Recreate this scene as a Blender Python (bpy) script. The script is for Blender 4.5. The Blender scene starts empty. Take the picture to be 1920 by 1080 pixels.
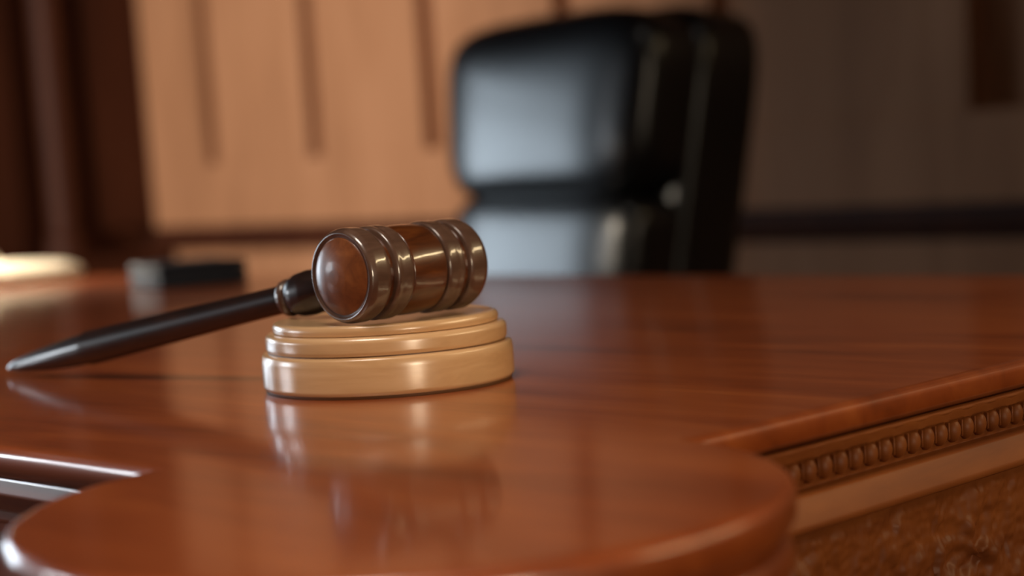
import bpy, bmesh, math, random
from mathutils import Vector, Matrix, noise
random.seed(4)
PI = math.pi
sc = bpy.context.scene
COL = sc.collection

# ------------------------------------------------------------------ helpers
def link(name, bm, mat, parent=None, smooth=True, angle=40):
    me = bpy.data.meshes.new(name)
    bmesh.ops.recalc_face_normals(bm, faces=bm.faces)
    bm.to_mesh(me); bm.free()
    if smooth:
        for p in me.polygons: p.use_smooth = True
        me.set_sharp_from_angle(angle=math.radians(angle))
    me.materials.append(mat)
    o = bpy.data.objects.new(name, me); COL.objects.link(o)
    if parent: o.parent = parent
    return o

def thing(name, label, cat, loc=(0, 0, 0), rot=0, group=None):
    o = bpy.data.objects.new(name, None); COL.objects.link(o)
    o.empty_display_size = .05
    o.location = loc; o.rotation_euler = (0, 0, rot)
    o['label'] = label; o['category'] = cat
    if group: o['group'] = group
    return o

def struct(name, bm, mat, smooth=False, parent=None):
    o = link(name, bm, mat, parent, smooth)
    if not parent: o['kind'] = 'structure'
    return o

def box(bm, x0, x1, y0, y1, z0, z1, bevel=0, seg=2):
    r = bmesh.ops.create_cube(bm, size=1)
    vs = r['verts']
    for v in vs:
        v.co = Vector(((x0+x1)/2 + v.co.x*(x1-x0), (y0+y1)/2 + v.co.y*(y1-y0), (z0+z1)/2 + v.co.z*(z1-z0)))
    if bevel:
        es = list({e for v in vs for e in v.link_edges})
        bmesh.ops.bevel(bm, geom=es, offset=bevel, segments=seg, profile=.5, affect='EDGES')
    return vs

def lathe(bm, prof, n=96, M=None, caps=True):
    """prof: list of (r, z) revolved about z; r == 0 ends close to a point"""
    rings = []
    for r, z in prof:
        if r < 1e-6:
            co = Vector((0, 0, z)); v = bm.verts.new(M @ co if M else co); rings.append([v])
        else:
            ring = []
            for k in range(n):
                a = 2*PI*k/n
                co = Vector((r*math.cos(a), r*math.sin(a), z)); ring.append(bm.verts.new(M @ co if M else co))
            rings.append(ring)
    for a, b in zip(rings, rings[1:]):
        for k in range(n):
            k2 = (k+1) % n
            if len(a) == 1 and len(b) == 1: continue
            if len(a) == 1: bm.faces.new((a[0], b[k], b[k2]))
            elif len(b) == 1: bm.faces.new((a[k], b[0], a[k2]))
            else: bm.faces.new((a[k], b[k], b[k2], a[k2]))
    if caps:
        for ring in (rings[0], rings[-1]):
            if len(ring) > 1: bm.faces.new(ring)

def rnd(prof, r=.001, n=4):
    """round the inner corners of a profile polyline"""
    out = [prof[0]]
    for i in range(1, len(prof)-1):
        p0, p1, p2 = [Vector(q) for q in prof[i-1:i+2]]
        a, b = p0-p1, p2-p1
        d = min(r, a.length*.45, b.length*.45)
        if d < 1e-6 or a.normalized().dot(b.normalized()) < -.995: out.append(tuple(p1)); continue
        s, e = p1 + a.normalized()*d, p1 + b.normalized()*d
        for k in range(n+1):
            t = k/n
            q = s*(1-t)**2 + p1*2*t*(1-t) + e*t*t
            out.append(tuple(q))
    out.append(prof[-1])
    return out

def extrude(bm, prof, p0, axis, length, out):
    """prof: list of (offset, z) swept from p0 along axis; offset runs along out"""
    A = [bm.verts.new(Vector((p0[0], p0[1], 0)) + Vector(out)*o + Vector((0, 0, z))) for o, z in prof]
    B = [bm.verts.new(v.co + Vector(axis)*length) for v in A]
    n = len(prof)
    for i in range(n):
        j = (i+1) % n
        bm.faces.new((A[i], A[j], B[j], B[i]))
    bm.faces.new(A); bm.faces.new(B[::-1])

def cushion(bm, c, s, e=.35, bulge=(0, 0, 0), n=14, M=None):
    """soft padded block: subdivided cube rounded to a superellipsoid, crowned on its faces"""
    t = bmesh.new()
    bmesh.ops.create_cube(t, size=2)
    bmesh.ops.subdivide_edges(t, edges=t.edges, cuts=n, use_grid_fill=True)
    p = 2/e
    mp = {}
    for v in t.verts:
        x, y, z = v.co
        m = max(abs(x), abs(y), abs(z))
        L = (abs(x)**p + abs(y)**p + abs(z)**p)**(1/p)
        q = v.co * (m/L)
        bx = 1 + bulge[0]*(1-y*y)*(1-z*z)
        by = 1 + bulge[1]*(1-x*x)*(1-z*z)
        bz = 1 + bulge[2]*(1-x*x)*(1-y*y)
        co = Vector((c[0] + q.x*s[0]/2*bx, c[1] + q.y*s[1]/2*by, c[2] + q.z*s[2]/2*bz))
        mp[v] = bm.verts.new(M @ co if M else co)
    for f in t.faces: bm.faces.new([mp[v] for v in f.verts])
    t.free()

def tube(bm, pts, rad, n=16):
    pts = [Vector(p) for p in pts]
    if not isinstance(rad, (list, tuple)): rad = [rad]*len(pts)
    rings = []
    up = Vector((0, 0, 1))
    for i, p in enumerate(pts):
        d = (pts[min(i+1, len(pts)-1)] - pts[max(i-1, 0)]).normalized()
        u = d.cross(up if abs(d.dot(up)) < .95 else Vector((1, 0, 0))).normalized()
        w = u.cross(d)
        rings.append([bm.verts.new(p + (u*math.cos(2*PI*k/n) + w*math.sin(2*PI*k/n))*rad[i]) for k in range(n)])
    for a, b in zip(rings, rings[1:]):
        for k in range(n):
            k2 = (k+1) % n
            bm.faces.new((a[k], b[k], b[k2], a[k2]))
    bm.faces.new(rings[0]); bm.faces.new(rings[-1][::-1])

# ---------------------------------------------------------------- materials
def base_mat(name):
    m = bpy.data.materials.new(name); m.use_nodes = True
    nt = m.node_tree
    return m, nt, nt.nodes['Principled BSDF']

def wood(name, dark, mid, light, rough=.3, coat=.6, coat_rough=.08, grain=(2, 30, 30), scale=6, bump=.05, ring=.35, spec=.5):
    m, nt, b = base_mat(name)
    N, L = nt.nodes, nt.links
    tc = N.new('ShaderNodeTexCoord'); mp = N.new('ShaderNodeMapping')
    mp.inputs['Scale'].default_value = grain
    L.new(tc.outputs['Object'], mp.inputs['Vector'])
    n1 = N.new('ShaderNodeTexNoise'); n1.inputs['Scale'].default_value = scale
    n1.inputs['Detail'].default_value = 8; n1.inputs['Roughness'].default_value = .6
    n1.inputs['Distortion'].default_value = .6
    L.new(mp.outputs['Vector'], n1.inputs['Vector'])
    n2 = N.new('ShaderNodeTexNoise'); n2.inputs['Scale'].default_value = scale*.22
    n2.inputs['Detail'].default_value = 3; n2.inputs['Distortion'].default_value = 1.2
    L.new(mp.outputs['Vector'], n2.inputs['Vector'])
    mx = N.new('ShaderNodeMix'); mx.inputs['Factor'].default_value = ring
    L.new(n1.outputs['Fac'], mx.inputs['A']); L.new(n2.outputs['Fac'], mx.inputs['B'])
    cr = N.new('ShaderNodeValToRGB')
    e = cr.color_ramp.elements
    e[0].position = .32; e[0].color = (*dark, 1)
    e[1].position = .70; e[1].color = (*light, 1)
    q = cr.color_ramp.elements.new(.5); q.color = (*mid, 1)
    L.new(mx.outputs['Result'], cr.inputs['Fac'])
    L.new(cr.outputs['Color'], b.inputs['Base Color'])
    b.inputs['Roughness'].default_value = rough
    b.inputs['Specular IOR Level'].default_value = spec
    b.inputs['Coat Weight'].default_value = coat
    b.inputs['Coat Roughness'].default_value = coat_rough
    if bump:
        bp = N.new('ShaderNodeBump'); bp.inputs['Strength'].default_value = bump; bp.inputs['Distance'].default_value = .002
        L.new(n1.outputs['Fac'], bp.inputs['Height']); L.new(bp.outputs['Normal'], b.inputs['Normal'])
    return m

def plain(name, col, rough=.5, metal=0, coat=0, spec=.5, noise_amt=.08, nscale=40, bump=0, bscale=200):
    m, nt, b = base_mat(name)
    N, L = nt.nodes, nt.links
    tc = N.new('ShaderNodeTexCoord')
    n1 = N.new('ShaderNodeTexNoise'); n1.inputs['Scale'].default_value = nscale; n1.inputs['Detail'].default_value = 4
    L.new(tc.outputs['Object'], n1.inputs['Vector'])
    cr = N.new('ShaderNodeValToRGB')
    cr.color_ramp.elements[0].color = (*[c*(1-noise_amt) for c in col], 1)
    cr.color_ramp.elements[1].color = (*[min(1, c*(1+noise_amt)) for c in col], 1)
    L.new(n1.outputs['Fac'], cr.inputs['Fac']); L.new(cr.outputs['Color'], b.inputs['Base Color'])
    b.inputs['Roughness'].default_value = rough; b.inputs['Metallic'].default_value = metal
    b.inputs['Coat Weight'].default_value = coat; b.inputs['Specular IOR Level'].default_value = spec
    if bump:
        n2 = N.new('ShaderNodeTexNoise'); n2.inputs['Scale'].default_value = bscale
        L.new(tc.outputs['Object'], n2.inputs['Vector'])
        bp = N.new('ShaderNodeBump'); bp.inputs['Strength'].default_value = bump; bp.inputs['Distance'].default_value = .002
        L.new(n2.outputs['Fac'], bp.inputs['Height']); L.new(bp.outputs['Normal'], b.inputs['Normal'])
    return m

def glow(name, col, strength):
    m, nt, b = base_mat(name)
    b.inputs['Base Color'].default_value = (*col, 1)
    b.inputs['Emission Color'].default_value = (*col, 1)
    b.inputs['Emission Strength'].default_value = strength
    return m

M_DESK = wood('desk_varnished_cherry', (.13, .022, .003), (.24, .047, .008), (.35, .084, .016), rough=.38, coat=.68, coat_rough=.10, grain=(1.2, 9, 9), scale=5, bump=.012)
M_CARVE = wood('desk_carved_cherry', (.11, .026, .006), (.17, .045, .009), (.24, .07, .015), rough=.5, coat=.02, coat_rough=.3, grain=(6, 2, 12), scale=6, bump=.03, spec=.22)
M_GAVEL = wood('gavel_dark_walnut', (.028, .007, .003), (.09, .023, .005), (.19, .056, .011), rough=.3, coat=.9, coat_rough=.06, grain=(30, 6, 30), scale=5, bump=.01)
M_FACE = wood('gavel_end_walnut', (.07, .018, .006), (.17, .05, .014), (.27, .09, .026), rough=.38, coat=.22, coat_rough=.16, grain=(30, 6, 30), scale=4, bump=.01, spec=.3)
M_HANDLE = wood('gavel_handle_walnut', (.007, .003, .002), (.015, .005, .003), (.032, .010, .005), rough=.35, coat=.55, coat_rough=.10, grain=(6, 30, 30), scale=5, bump=.01)
M_RING = wood('gavel_ring_walnut', (.05, .024, .016), (.095, .050, .034), (.15, .085, .06), rough=.3, coat=.9, coat_rough=.08, grain=(30, 6, 30), scale=5, bump=.01)
M_BLOCK = wood('block_golden_oak', (.48, .28, .13), (.60, .36, .18), (.70, .45, .25), rough=.32, coat=.8, coat_rough=.13, grain=(1.5, 6, 30), scale=5, bump=.015)
M_BLOCK.node_tree.nodes['Principled BSDF'].inputs['Coat Roughness'].default_value = .2
M_GROOVE = plain('block_groove_stain', (.12, .05, .018), rough=.5)
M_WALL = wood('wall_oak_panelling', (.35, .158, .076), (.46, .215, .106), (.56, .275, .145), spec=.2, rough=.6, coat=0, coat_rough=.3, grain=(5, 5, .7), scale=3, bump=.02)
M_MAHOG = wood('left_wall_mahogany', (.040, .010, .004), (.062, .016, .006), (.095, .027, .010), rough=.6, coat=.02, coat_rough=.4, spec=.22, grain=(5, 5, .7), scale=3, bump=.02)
M_LEATHER = plain('black_leather', (.006, .006, .007), rough=.32, spec=.6, coat=.20, bump=.05, bscale=160)
M_LEATHER.node_tree.nodes['Principled BSDF'].inputs['Coat Roughness'].default_value = .17
M_BLACK = plain('black_plastic', (.007, .008, .014), rough=.6, coat=0, spec=.15)
M_CHROME = plain('chair_steel', (.4, .4, .42), rough=.25, metal=1)
M_BRASS = plain('brass', (.5, .33, .12), rough=.25, metal=1)
M_CREAM = plain('cream_enamel', (.88, .78, .62), rough=.35, coat=.3, noise_amt=.03)
M_GREEN = plain('green_glass_shade', (.09, .20, .06), rough=.15, coat=.8)
M_CARPET = plain('dark_carpet', (.06, .025, .018), rough=.95, bump=.6, bscale=300)
M_CEIL = plain('ceiling_boards', (.12, .06, .035), rough=.9, noise_amt=.03)
M_PLASTER = plain('warm_plaster', (.16, .085, .045), rough=.85, noise_amt=.04)
M_FRAME = plain('window_white_paint', (.7, .69, .66), rough=.5)
M_LIT = glow('warm_lit_glass', (1, .80, .52), 2.0)
M_PANEL = glow('lit_diffuser', (1, .93, .85), 2.0)

# --------------------------------------------------------------------- room
XL, YB, XR, YF, ZC = -3.50, 2.38, 2.4, -2.6, 2.9

bm = bmesh.new(); box(bm, XL-.3, XR+.3, YF-.3, YB+.3, -.1, 0); struct('floor', bm, M_CARPET)
bm = bmesh.new(); box(bm, XL-.3, XR+.3, YF-.3, YB+.3, ZC, ZC+.1); struct('ceiling', bm, M_CEIL)
bm = bmesh.new(); box(bm, XR, XR+.12, YF, -.78, 0, ZC); box(bm, XR, XR+.12, -.06, YB, 0, ZC)
box(bm, XR, XR+.12, -.78, -.06, 0, .38); box(bm, XR, XR+.12, -.78, -.06, 1.62, ZC); struct('wall_right', bm, M_PLASTER)
bm = bmesh.new()
for a_ in ((-.78, -.74, .38, 1.62), (-.10, -.06, .38, 1.62), (-.74, -.10, .38, .42), (-.74, -.10, 1.58, 1.62)): box(bm, XR+.02, XR+.09, *a_)
struct('window_3', bm, M_WALL)
bm = bmesh.new(); box(bm, XL-.12, XR+.12, YF-.12, YF, 0, ZC); struct('wall_front', bm, M_PLASTER)

# panelled back wall: boards standing proud of a recessed backing, with a broad bottom rail
bm = bmesh.new()
D = .045
box(bm, XL-.12, XR+.12, YB+D, YB+.14, 0, ZC)                    # backing
GZ = .880
grooves = [(-3.25, .042), (-2.90, .042), (-2.55, .042), (-2.20, .040), (-1.85, .040)]
xs = [XL-.12]
for g, w in grooves: xs += [g-w/2, g+w/2]
xs += [-1.40]
for i in range(0, len(xs), 2):
    box(bm, xs[i], xs[i+1], YB, YB+D+.002, GZ, ZC, bevel=.003)
box(bm, -.85, XR+.12, YB, YB+D+.002, GZ, ZC, bevel=.003)
box(bm, XL-.12, XR+.12, YB-.001, YB+D+.002, .748, GZ+.002, bevel=.003)   # bottom rail
box(bm, XL-.12, XR+.12, YB-.004, YB+D+.002, 0, .722)                     # wainscot below the shadow line
struct('wall_back', bm, M_WALL)
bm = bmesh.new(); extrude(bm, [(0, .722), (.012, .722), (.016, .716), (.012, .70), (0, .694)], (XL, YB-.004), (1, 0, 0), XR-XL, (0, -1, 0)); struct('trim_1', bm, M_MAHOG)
bm = bmesh.new(); box(bm, XL, XR, YB+.010, YB+D-.001, .7225, .7475); struct('trim_2', bm, M_MAHOG)  # dark strip stands in for the shade in the gap under the rail
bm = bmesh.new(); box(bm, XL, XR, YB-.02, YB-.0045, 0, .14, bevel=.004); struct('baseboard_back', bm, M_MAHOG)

# left wall with two windows
WIN = [(-1.50, -.95, .50, 1.85), (.05, 1.26, .40, 2.10)]
bm = bmesh.new()
ys = [YF-.12] + [v for w in WIN for v in w[:2]] + [YB]
for i in range(0, len(ys), 2): box(bm, XL-.14, XL, ys[i], ys[i+1], 0, ZC)
for y0, y1, z0, z1 in WIN:
    box(bm, XL-.14, XL, y0, y1, 0, z0); box(bm, XL-.14, XL, y0, y1, z1, ZC)
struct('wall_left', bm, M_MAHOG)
for k, (y0, y1, z0, z1) in enumerate(WIN):
    bm = bmesh.new()
    for a, b_ in ((y0, y0+.05), (y1-.05, y1), ((y0+y1)/2-.02, (y0+y1)/2+.02)): box(bm, XL-.10, XL-.03, a, b_, z0, z1)
    for z in (z0, (z0+z1)/2-.02, z1-.05): box(bm, XL-.098, XL-.032, y0, y1, z, z+.05)
    struct('window_%d' % (k+1), bm, M_FRAME)
bm = bmesh.new()          # unseen slatted blind, added to keep light to the window's lower half
for i in range(15): box(bm, XL-.028, XL-.010,   .03, 1.28, 1.40+i*.045, 1.444+i*.045, bevel=.003, seg=1)
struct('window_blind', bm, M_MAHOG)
# pilaster and mouldings on the left wall beside the corner
bm = bmesh.new()
box(bm, XL, XL+.03, 1.72, 2.04, 0, ZC, bevel=.006)
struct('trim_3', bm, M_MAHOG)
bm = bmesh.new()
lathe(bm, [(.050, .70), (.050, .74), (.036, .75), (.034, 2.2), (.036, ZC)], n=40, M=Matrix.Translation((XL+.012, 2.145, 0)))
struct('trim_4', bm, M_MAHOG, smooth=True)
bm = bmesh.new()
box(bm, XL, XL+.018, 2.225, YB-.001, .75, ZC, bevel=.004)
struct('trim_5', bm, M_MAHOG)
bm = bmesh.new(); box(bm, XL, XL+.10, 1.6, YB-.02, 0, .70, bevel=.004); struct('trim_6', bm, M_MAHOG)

# --------------------------------------------------------------------- desk
desk = thing('judges_desk', 'large varnished reddish-brown wooden desk with rounded corner and carved side, under the gavel', 'desk', (-1.0, .66, 0))
DO = Vector((-1.0, .66, 0))
def dlink(name, bm, mat, **k):
    bm.transform(Matrix.Translation(-DO)); return link(name, bm, mat, desk, **k)
X0, X1, Y0, Y1, ZT = -2.3, -.352, .317, 1.016, .76
CX, CY, CR = -.369, .325, .107

def outline(off):
    """desk top plan: rectangle joined to the round corner lobe, shrunk by off"""
    x0, x1, y0, y1, r = X0+off, X1-off, Y0+off, Y1-off, CR-off
    a0 = math.atan2(y0-CY, -math.sqrt(r*r-(y0-CY)**2)) % (2*PI)
    a1 = math.atan2(math.sqrt(r*r-(x1-CX)**2), x1-CX) + 2*PI
    pts = [(x0, y0)]
    pts += [(x0+(CX+r*math.cos(a0)-x0)*t/20, y0) for t in range(1, 20)]
    n = 120
    pts += [(CX+r*math.cos(a0+(a1-a0)*k/n), CY+r*math.sin(a0+(a1-a0)*k/n)) for k in range(n+1)]
    pts += [(x1, y1), (x0, y1)]
    return pts
bm = bmesh.new()
prof = [(.0060, ZT), (.0045, ZT), (.0035, ZT), (.0022, ZT-.0003), (.0010, ZT-.0011), (.0003, ZT-.0024), (0, ZT-.004), (.0002, ZT-.0085), (.0012, ZT-.0105), (.003, ZT-.0115), (.010, ZT-.0115)]
rings = []
for off, z in prof: rings.append([bm.verts.new((x, y, z)) for x, y in outline(off)])
for a, b_ in zip(rings, rings[1:]):
    for k in range(len(a)):
        k2 = (k+1) % len(a)
        bm.faces.new((a[k], b_[k], b_[k2], a[k2]))
bm.faces.new(rings[0]); bm.faces.new(rings[-1][::-1])
dlink('desk_top', bm, M_DESK, angle=50)

# round corner pedestal under the lobe
bm = bmesh.new()
pr = [(.0, .7484), (.1000, .7484), (.1000, .746), (.1045, .7445), (.1060, .740), (.1050, .735), (.1010, .733), (.1010, .729), (.1050, .726), (.1065, .720), (.1050, .714), (.099, .711), (.097, .70), (.097, .12), (.104, .115), (.106, .10), (.106, 0), (0, 0)]
lathe(bm, rnd(pr, .0015, 3), n=128, M=Matrix.Translation((CX, CY, 0)))
dlink('corner_pedestal', bm, M_DESK)

# carved cornice along the right side (+x face) and plain one along the near side
def bandprofile(): # offset, z
    return rnd([(-.02, .7485), (-.001, .7485), (.0005, .7475), (-.001, .7455), (-.001, .7440), (-.0035, .7432), (-.0048, .7342), (-.0048, .7332), (.0015, .7324), (.0065, .7235), (.0065, .7215), (.0030, .7200), (0, .7195), (-.02, .7195)], .0008, 3)
bm = bmesh.new()
extrude(bm, bandprofile(), (X1, .40), (0, 1, 0), Y1-.40, (1, 0, 0))
dlink('side_cornice', bm, M_CARVE, angle=30)
# row of carved beads in the cornice recess
bm = bmesh.new()
y = .43; i = 0
while y < Y1-.01:
    t = bmesh.new()
    bmesh.ops.create_uvsphere(t, u_segments=12, v_segments=8, radius=1)
    mp = {}
    for v in t.verts:
        c = v.co
        mp[v] = bm.verts.new((X1-.0038+c.x*.0034, y+c.y*(.0036 if c.z > 0 else .0036*(1-.45*c.z*c.z)), .7392+c.z*.0046))
    for f in t.faces: bm.faces.new([mp[v] for v in f.verts])
    t.free()
    box(bm, X1-.006, X1-.0018, y+.0042, y+.0050, .7365, .7430, bevel=.0003, seg=1)
    y += .0092
dlink('bead_moulding', bm, M_CARVE)
# carved strip right under the top edge (leaf tips) in low relief
def relief(x, ya, yb, za, zb, ny, nz, fn, back):
    bm = bmesh.new(); g = []
    for j in range(nz+1):
        row = []
        for i in range(ny+1):
            yy = ya+(yb-ya)*i/ny; zz = za+(zb-za)*j/nz
            row.append(bm.verts.new((x+fn(yy, zz, i/ny, j/nz), yy, zz)))
        g.append(row)
    for j in range(nz):
        for i in range(ny): bm.faces.new((g[j][i], g[j][i+1], g[j+1][i+1], g[j+1][i]))
    # solid back
    edge = [g[0][i] for i in range(ny+1)] + [g[j][ny] for j in range(1, nz+1)] + [g[nz][i] for i in range(ny-1, -1, -1)] + [g[j][0] for j in range(nz-1, 0, -1)]
    bk = [bm.verts.new((x-back, v.co.y, v.co.z)) for v in edge]
    for k in range(len(edge)):
        k2 = (k+1) % len(edge)
        bm.faces.new((edge[k], edge[k2], bk[k2], bk[k]))
    bm.faces.new(bk[::-1])
    return bm
def leaftips(y, z, u, v):
    # overlapping upright leaves
    p = .016; t = (y/p) % 1 - .5
    e = math.cos(t*PI)**.7 * math.sin(min(1, v*1.1)*PI*.5)
    vein = .25*math.exp(-(t/.06)**2)
    return .0018*e - .0006*vein + .0004*noise.noise(Vector((y*400, z*400, 1)))
def scroll(y, z, u, v):
    # acanthus scrolls: curling leaves around a row of alternating centres
    p = .052; k = math.floor(y/p); cy = (k+.5)*p
    cz = .690 if k % 2 else .668
    dy, dz = y-cy, z-cz
    r = math.hypot(dy, dz)+1e-5; a = math.atan2(dz, dy)*(1 if k % 2 else -1)
    s = math.sin(3*a + 170*r) * math.exp(-(r/.030)**2)
    lobes = math.sin(9*a - 260*r) * .5 * min(1, r/.01)
    n = noise.noise(Vector((y*150, z*150, 3)))*.9 + noise.noise(Vector((y*330, z*330, 7)))*.6
    m = min(1, (.7185-z)/.004)
    return m*(.0026*max(-.3, s) + .0010*lobes + .0014*n) - .0037
dlink('carved_frieze', relief(X1+.001, .405, Y1-.002, .630, .7193, 900, 100, scroll, .010), M_CARVE, angle=80)
dlink('leaf_moulding', relief(X1-.0012, .428, Y1-.002, .7440, .7478, 500, 6, lambda y, z, u, v: .0009+.3*leaftips(y, z, u, v), .004), M_CARVE, angle=80)
bm = bmesh.new(); box(bm, X1-.03, X1-.006, .36, Y1-.001, .06, .7484); box(bm, X1-.03, X1+.004, .40, Y1-.001, .60, .628, bevel=.004); box(bm, X1-.03, X1+.010, .40, Y1-.001, 0, .10, bevel=.004)
dlink('side_panel', bm, M_CARVE, smooth=False)
bm = bmesh.new(); box(bm, X0+.01, -.46, Y0+.012, Y0+.035, .06, .7484)
extrude(bm, rnd([(-.001, .7484), (.009, .7484), (.010, .742), (.006, .736), (.006, .731), (.002, .726), (-.001, .72)], .001, 3), (X0+.01, Y0+.012), (1, 0, 0), -.46-X0-.01, (0, -1, 0))
box(bm, X0+.01, -.46, Y0+.002, Y0+.02, 0, .10, bevel=.004)
for x in (-2.2, -1.75, -1.3, -.85):
    box(bm, x, x+.36, Y0+.004, Y0+.014, .16, .66, bevel=.004)
dlink('near_panel', bm, M_DESK, smooth=False)
bm = bmesh.new(); box(bm, X0+.01, X0+.035, Y0+.036, Y1-.02, 0, .7484); dlink('end_panel', bm, M_DESK, smooth=False)
bm = bmesh.new(); box(bm, X0+.036, X1-.031, .58, .60, .25, .7484); dlink('modesty_panel', bm, M_DESK, smooth=False)

# ----------------------------------------------------------- sounding block
blk = thing('sounding_block', 'round golden-tan stepped wooden sounding block under the gavel head', 'sounding block', (-.5655, .4950, ZT))
def bl(name, pr, mat, n=128, r=.0012):
    bm = bmesh.new(); lathe(bm, rnd(pr, r, 4), n=n); return link(name, bm, mat, blk, angle=60)
bl('base_tier', [(0, .0008), (.0508, .0008), (.0521, .0022), (.0521, .0130), (.0515, .0157), (.0496, .0162), (0, .0162)], M_BLOCK, r=.001)
bl('middle_tier', [(0, .0163), (.0490, .0163), (.0499, .0176), (.0499, .0222), (.0490, .0236), (.0470, .0240), (0, .0240)], M_BLOCK, r=.001)
bl('top_tier', [(0, .0241), (.0464, .0241), (.0468, .0262), (.0461, .0280), (.0445, .0285), (.041, .0280), (0, .0280)], M_BLOCK, r=.0007)
bl('groove_line', [(0, .0155), (.0492, .0155), (.0492, .0170), (0, .0170)], M_GROOVE, r=.0001)
bl('felt_foot', [(0, 0), (.0509, 0), (.0512, .0012), (0, .0012)], M_GROOVE, r=.0001)

# -------------------------------------------------------------------- gavel
R = .0188; SL = 1.12; SR = R/.0184
GC = Vector((-.5470, .4890, ZT+.0285+R+.0003))
ax = math.radians(91)
gav = thing('gavel', 'dark brown polished wooden gavel lying with its head on the round block', 'gavel', (GC.x, GC.y, ZT+.0281))
GO = Vector(gav.location)
AX = Vector((math.cos(ax), math.sin(ax), 0))
MH = Matrix.Translation(GC-GO) @ AX.to_track_quat('Z', 'Y').to_matrix().to_4x4()
def gl(name, pr, mat, parent=gav, r=.0006, n=96):
    bm = bmesh.new(); lathe(bm, rnd([(a*SR, b*SL) for a, b in pr], r, 3), n=n, M=MH); return link(name, bm, mat, parent, angle=55)
# near end at negative t
def mir(pr): return [(r, -z) for r, z in reversed(pr)]
barrel = [(0, -.0085), (.0169, -.0085), (.0176, -.006), (.0179, 0), (.0176, .006), (.0169, .0085), (0, .0085)]
gl('head', [(0, -.0275)] + [(.0160, -.0275), (.0172, -.026), (.0172, -.0205), (.0160, -.0195), (.0160, -.0085), (.0174, -.0080), (.0178, -.003), (.0178, .003), (.0174, .0080), (.0160, .0085), (.0160, .0195), (.0172, .0205), (.0172, .026), (.0160, .0275), (0, .0275)], M_GAVEL)
for s in (1, -1):
    f = (lambda p: p) if s == 1 else mir
    gl('ring', f([(.0155, -.0170), (.0178, -.0167), (.0184, -.0155), (.0181, -.0140), (.0184, -.0125), (.0184, -.0100), (.0179, -.0086), (.0155, -.0084)]), M_RING)
    gl('ring', f([(.0155, -.0285), (.0165, -.0292), (.0176, -.0283), (.0184, -.0262), (.0184, -.0215), (.0178, -.0196), (.0155, -.0193)]), M_RING)
    e = gl('end_cap', f([(0, -.0322), (.003, -.0321), (.006, -.0317), (.009, -.0310), (.012, -.0300), (.0145, -.0289), (.0152, -.0282), (.0152, -.0270), (0, -.0270)]), M_FACE)
# handle runs from the middle of the head down to the desk
TIP = Vector((-.791, .4480, ZT+.0036))
hd = (TIP-GC); HL = hd.length
MHd = Matrix.Translation(GC-GO) @ hd.to_track_quat('Z', 'Y').to_matrix().to_4x4()
bm = bmesh.new()
hp = [(0, .008), (.0045, .010), (.0060, .035), (.0060, .066), (.0062, .09), (.0068, .12), (.0076, .16), (.0080, .19), (.0078, HL-.070), (.0069, HL-.048), (.0055, HL-.028), (.0040, HL-.014), (.0025, HL-.005), (.0013, HL-.0015), (0, HL)]
lathe(bm, hp, n=48, M=MHd); h = link('handle', bm, M_HANDLE, gav, angle=70)
bm = bmesh.new(); lathe(bm, rnd([(.004, .020), (.0075, .022), (.0075, .036), (.0088, .042), (.0096, .049), (.0092, .055), (.0080, .0585), (.004, .059)], .001, 3), n=48, M=MHd); link('collar', bm, M_HANDLE, gav, angle=60)
bm = bmesh.new(); lathe(bm, rnd([(.004, .0594), (.0074, .0597), (.0082, .0615), (.0078, .0635), (.0060, .0645), (.004, .0646)], .0006, 3), n=48, M=MHd); o = link('handle_ring', bm, M_RING, gav, angle=60)

# ------------------------------------------------------------ executive chair
CHL = (-1.590, 1.697, 0); CHR = math.radians(-10)
ch = thing('office_chair', 'black leather high-backed office chair behind the desk', 'chair', CHL, CHR)
def cl(name, bm, mat=M_LEATHER, parent=None, angle=60): return link(name, bm, mat, parent or ch, angle=angle)
RC = Matrix.Translation((0, 0, .45)) @ Matrix.Rotation(math.radians(-7), 4, 'X') @ Matrix.Translation((0, 0, -.45))
bm = bmesh.new(); cushion(bm, (0, .045, .750), (.455, .12, .56), e=.24, bulge=(0, .05, 0), M=RC); backshell = cl('backrest', bm)
bm = bmesh.new(); cushion(bm, (0, -.035, .905), (.44, .13, .235), e=.42, bulge=(0, .10, .02), M=RC); cl('headrest', bm)
bm = bmesh.new(); cushion(bm, (0, -.030, .728), (.44, .12, .155), e=.42, bulge=(0, .08, 0), M=RC); cl('lumbar_cushion', bm)
bm = bmesh.new(); cushion(bm, (0, -.025, .580), (.44, .11, .140), e=.42, bulge=(0, .2, 0), M=RC); cl('lower_cushion', bm)
for part in ch.children:        # the back narrows towards the seat
    for v in part.data.vertices: v.co.x *= max(.84, 1-.5*max(0, 1.0-v.co.z))
bm = bmesh.new(); cushion(bm, (0, -.22, .46), (.52, .50, .13), e=.38, bulge=(0, 0, .15)); cl('seat', bm)
for s in (-1, 1):
    bm = bmesh.new(); cushion(bm, (s*.29, -.20, .655), (.07, .30, .04), e=.4); a = cl('armrest', bm)
    bm = bmesh.new(); tube(bm, [(s*.27, -.08, .45), (s*.30, -.09, .50), (s*.305, -.12, .60), (s*.29, -.14, .64)], .014); cl('arm_bracket', bm, M_BLACK, a)
bm = bmesh.new(); lathe(bm, rnd([(0, .10), (.03, .10), (.03, .28), (.02, .28), (.02, .36), (.08, .37), (.09, .40), (0, .40)], .004, 3), n=32, M=Matrix.Translation((0, -.18, 0))); cl('gas_column', bm, M_BLACK)
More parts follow.
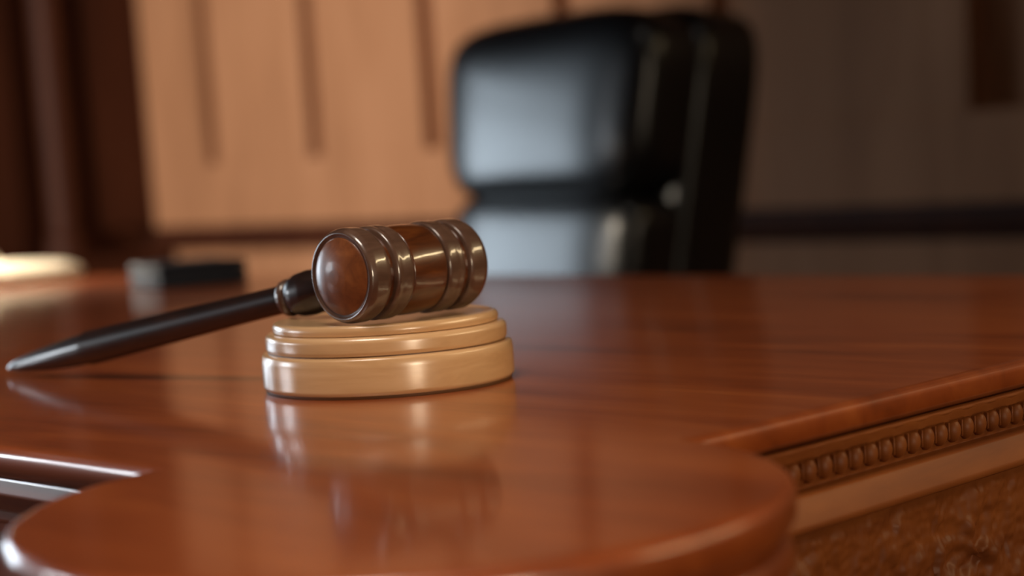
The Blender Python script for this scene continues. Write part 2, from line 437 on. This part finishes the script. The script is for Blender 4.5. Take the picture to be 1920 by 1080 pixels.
for k in range(5):
    a = 2*PI*k/5+.3; dx, dy = math.cos(a), math.sin(a)
    bm = bmesh.new(); tube(bm, [(dx*.02, -.18+dy*.02, .125), (dx*.16, -.18+dy*.16, .11), (dx*.29, -.18+dy*.29, .085)], [.026, .02, .014]); lg = cl('leg', bm, M_CHROME)
    bm = bmesh.new(); t = Matrix.Translation((dx*.295, -.18+dy*.295, .0275)) @ Matrix.Rotation(a, 4, 'Z') @ Matrix.Rotation(PI/2, 4, 'X')
    lathe(bm, rnd([(0, -.018), (.027, -.018), (.027, .018), (0, .018)], .004, 3), n=28, M=t)
    tube(bm, [(dx*.295, -.18+dy*.295, .04), (dx*.295, -.18+dy*.295, .078)], .008); cl('caster', bm, M_BLACK, lg)

# -------------------------------------------------------------- things on desk
cs = thing('desk_case', 'small glossy black box lying flat on the desk beyond the gavel handle', 'box', (-1.262, .862, ZT), math.radians(76))
bm = bmesh.new(); box(bm, 0, .078, 0, .075, .0005, .013, bevel=.002, seg=3); link('box_body', bm, M_BLACK, cs)
bm = bmesh.new(); box(bm, -.0004, .0784, -.0004, .0754, .0135, .021, bevel=.003, seg=3); link('lid', bm, M_BLACK, cs)

lp = thing('desk_lamp', 'desk lamp with round cream base at the far left end of the desk', 'lamp', (-1.665, .925, ZT))
bm = bmesh.new(); lathe(bm, rnd([(0, 0), (.096, 0), (.100, .004), (.099, .010), (.085, .016), (.020, .020), (.014, .030), (0, .030)], .003, 4), n=72); link('base', bm, M_CREAM, lp, angle=70)
LD = Vector((-.707, -.707, 0))
bm = bmesh.new(); tube(bm, [Vector((0, 0, .03))+LD*.012, Vector((0, 0, .12))+LD*.014, Vector((0, 0, .235))+LD*.03, Vector((0, 0, .27))+LD*.06, Vector((0, 0, .275))+LD*.10, Vector((0, 0, .262))+LD*.13], .0055); link('stem', bm, M_BRASS, lp)
bm = bmesh.new()
t = Matrix.Translation(LD*.125)
lathe(bm, [(.018, .262), (.03, .258), (.06, .240), (.085, .205), (.094, .170), (.0915, .170), (.082, .203), (.058, .237), (.03, .254), (.018, .258), (.018, .262)], n=64, M=t, caps=False); link('lamp_shade', bm, M_GREEN, lp, angle=70)
bm = bmesh.new(); lathe(bm, [(0, .252), (.012, .25), (.014, .235), (.022, .215), (.022, .200), (.012, .188), (0, .185)], n=32, M=t); link('bulb', bm, M_LIT, lp, angle=80)

# ---------------------------------------------------------- room light fixtures
pl = thing('pendant_lamp', 'long brass linear pendant lamp hanging right of the desk', 'pendant lamp', (.55, 1.55, 1.50))
bm = bmesh.new(); box(bm, -.03, .03, -.75, .75, .03, .06, bevel=.006); link('housing', bm, M_BRASS, pl)
bm = bmesh.new(); tube(bm, [(0, -.74, .012), (0, .74, .012)], .016); link('lit_tube', bm, M_LIT, pl)
for s_ in (-1, 1):
    bm = bmesh.new(); tube(bm, [(0, .6*s_, .06), (0, .6*s_, ZC-1.50)], .003, n=8); link('cable', bm, M_BLACK, pl)
cf = thing('ceiling_light', 'square lit ceiling panel above the near end of the desk', 'ceiling light', (-.35, -.35, ZC-.03))
bm = bmesh.new()
for a in ((-.42, .42, -.42, -.38), (-.42, .42, .38, .42), (-.42, -.38, -.38, .38), (.38, .42, -.38, .38)): box(bm, *a, 0, .03)
link('frame', bm, M_FRAME, cf, smooth=False)
bm = bmesh.new(); box(bm, -.38, .38, -.38, .38, .012, .02); link('diffuser', bm, M_PANEL, cf, smooth=False)

def area(name, loc, target, sx, sy, power, col, spread=180):
    l = bpy.data.lights.new(name, 'AREA'); l.shape = 'RECTANGLE'; l.size = sx; l.size_y = sy
    l.energy = power; l.color = col; l.spread = math.radians(spread)
    o = bpy.data.objects.new(name, l); COL.objects.link(o); o.location = loc
    o.rotation_euler = (Vector(target)-Vector(loc)).to_track_quat('-Z', 'Y').to_euler()
    return o
# daylight standing right outside the windows
area('window_daylight', (XL-.16, .655, .90), (0, .655, .90), 1.05, 1.23, 14.5, (.74, .88, 1.0), 105)
area('window_daylight', (XL-.16, -1.225, 1.175), (-.5, .3, .80), 1.35, .55, 12, (.86, .93, 1.0), 80)
area('window_evening_light', (XR+.16, -.42, 1.0), (-.57, .50, .80), 1.2, .70, 2.7, (1, .80, .56), 34)
# the louvred ceiling panel
area('ceiling_panel_light', (-.35, -.35, ZC-.04), (-.35, -.35, 0), .76, .76, 14, (1, .86, .72), 95)
area('pendant_tube_light', (.53, 1.55, 1.505), (-.55, .70, .95), 1.4, .05, 7, (1, .76, .42))
o = bpy.data.objects['pendant_tube_light']
q = (Vector((-1, -.8, -.6))).to_track_quat('-Z', 'X'); o.rotation_euler = q.to_euler()
_l = o.data; _l.spread = math.radians(80); _l.energy = 1.8; ex = q @ Vector((1, 0, 0))
if abs(ex.y) < .7: _l.size, _l.size_y = .05, 1.4
# added off-frame spotlight, put in to brighten the panelling left of the chair
SP = Vector((-2.2, -1.5, 1.35))
dl = thing('floor_spotlight', 'black standing floor spotlight aimed at the panelled wall', 'floor lamp', (SP.x, SP.y, 0))
bm = bmesh.new(); lathe(bm, rnd([(0, 0), (.15, 0), (.15, .02), (0, .025)], .004, 3), n=40); link('base', bm, M_BLACK, dl)
bm = bmesh.new(); tube(bm, [(0, 0, .02), (0, 0, 1.24)], .011); link('pole', bm, M_BLACK, dl)
tq = (Vector((-2.95, YB, .98))-SP)
bm = bmesh.new(); lathe(bm, [(0, -.16), (.05, -.15), (.07, -.08), (.085, .06), (.080, .06), (.066, -.06), (0, -.10)], n=40, M=Matrix.Translation((0, 0, SP.z)) @ tq.to_track_quat('Z', 'Y').to_matrix().to_4x4()); link('lamp_head', bm, M_BLACK, dl)
l = bpy.data.lights.new('floor_spot_beam', 'SPOT'); l.energy = 540; l.color = (1, .93, .85); l.shadow_soft_size = .06; l.spot_size = math.radians(36); l.spot_blend = 1
o = bpy.data.objects.new('floor_spot_beam', l); COL.objects.link(o); o.location = SP+tq.normalized()*.08
o.rotation_euler = tq.to_track_quat('-Z', 'Y').to_euler()
# desk lamp bulb
l = bpy.data.lights.new('desk_lamp_bulb', 'SPOT'); l.energy = 22; l.color = (1, .86, .66); l.shadow_soft_size = .02; l.spot_size = math.radians(120); l.spot_blend = .5
o = bpy.data.objects.new('desk_lamp_bulb', l); COL.objects.link(o); o.location = Vector((-1.665, .925, ZT+.18))+LD*.125
o.rotation_euler = Vector((.4, .4, -1)).to_track_quat('-Z', 'Y').to_euler()

w = bpy.data.worlds.new('room_ambient'); sc.world = w; w.use_nodes = True
bg = w.node_tree.nodes['Background']; bg.inputs[0].default_value = (.75, .85, 1, 1); bg.inputs[1].default_value = .3

# ------------------------------------------------------------------- camera
cam = bpy.data.cameras.new('camera'); co = bpy.data.objects.new('camera', cam); COL.objects.link(co)
cam.sensor_width = 36; cam.lens = 3400/1920*36
yaw, p, r = math.radians(45), math.radians(8), math.radians(3.5)
F = Vector((-math.sin(yaw)*math.cos(p), math.cos(yaw)*math.cos(p), -math.sin(p)))
R0 = Vector((math.cos(yaw), math.sin(yaw), 0)); U0 = R0.cross(F)
Rt = R0*math.cos(r)-U0*math.sin(r); Up = U0*math.cos(r)+R0*math.sin(r)
m = Matrix((Rt, Up, -F)).transposed().to_4x4(); m.translation = (0, 0, .848)
co.matrix_world = m
cam.shift_y = .1259; cam.clip_start = .01
cam.dof.use_dof = True; cam.dof.focus_distance = .68; cam.dof.aperture_fstop = 5.6
sc.camera = co
sc.view_settings.view_transform = 'Standard'; sc.view_settings.look = 'None'
sc.view_settings.exposure = 0; sc.view_settings.gamma = 1; sc.view_settings.use_curve_mapping = False
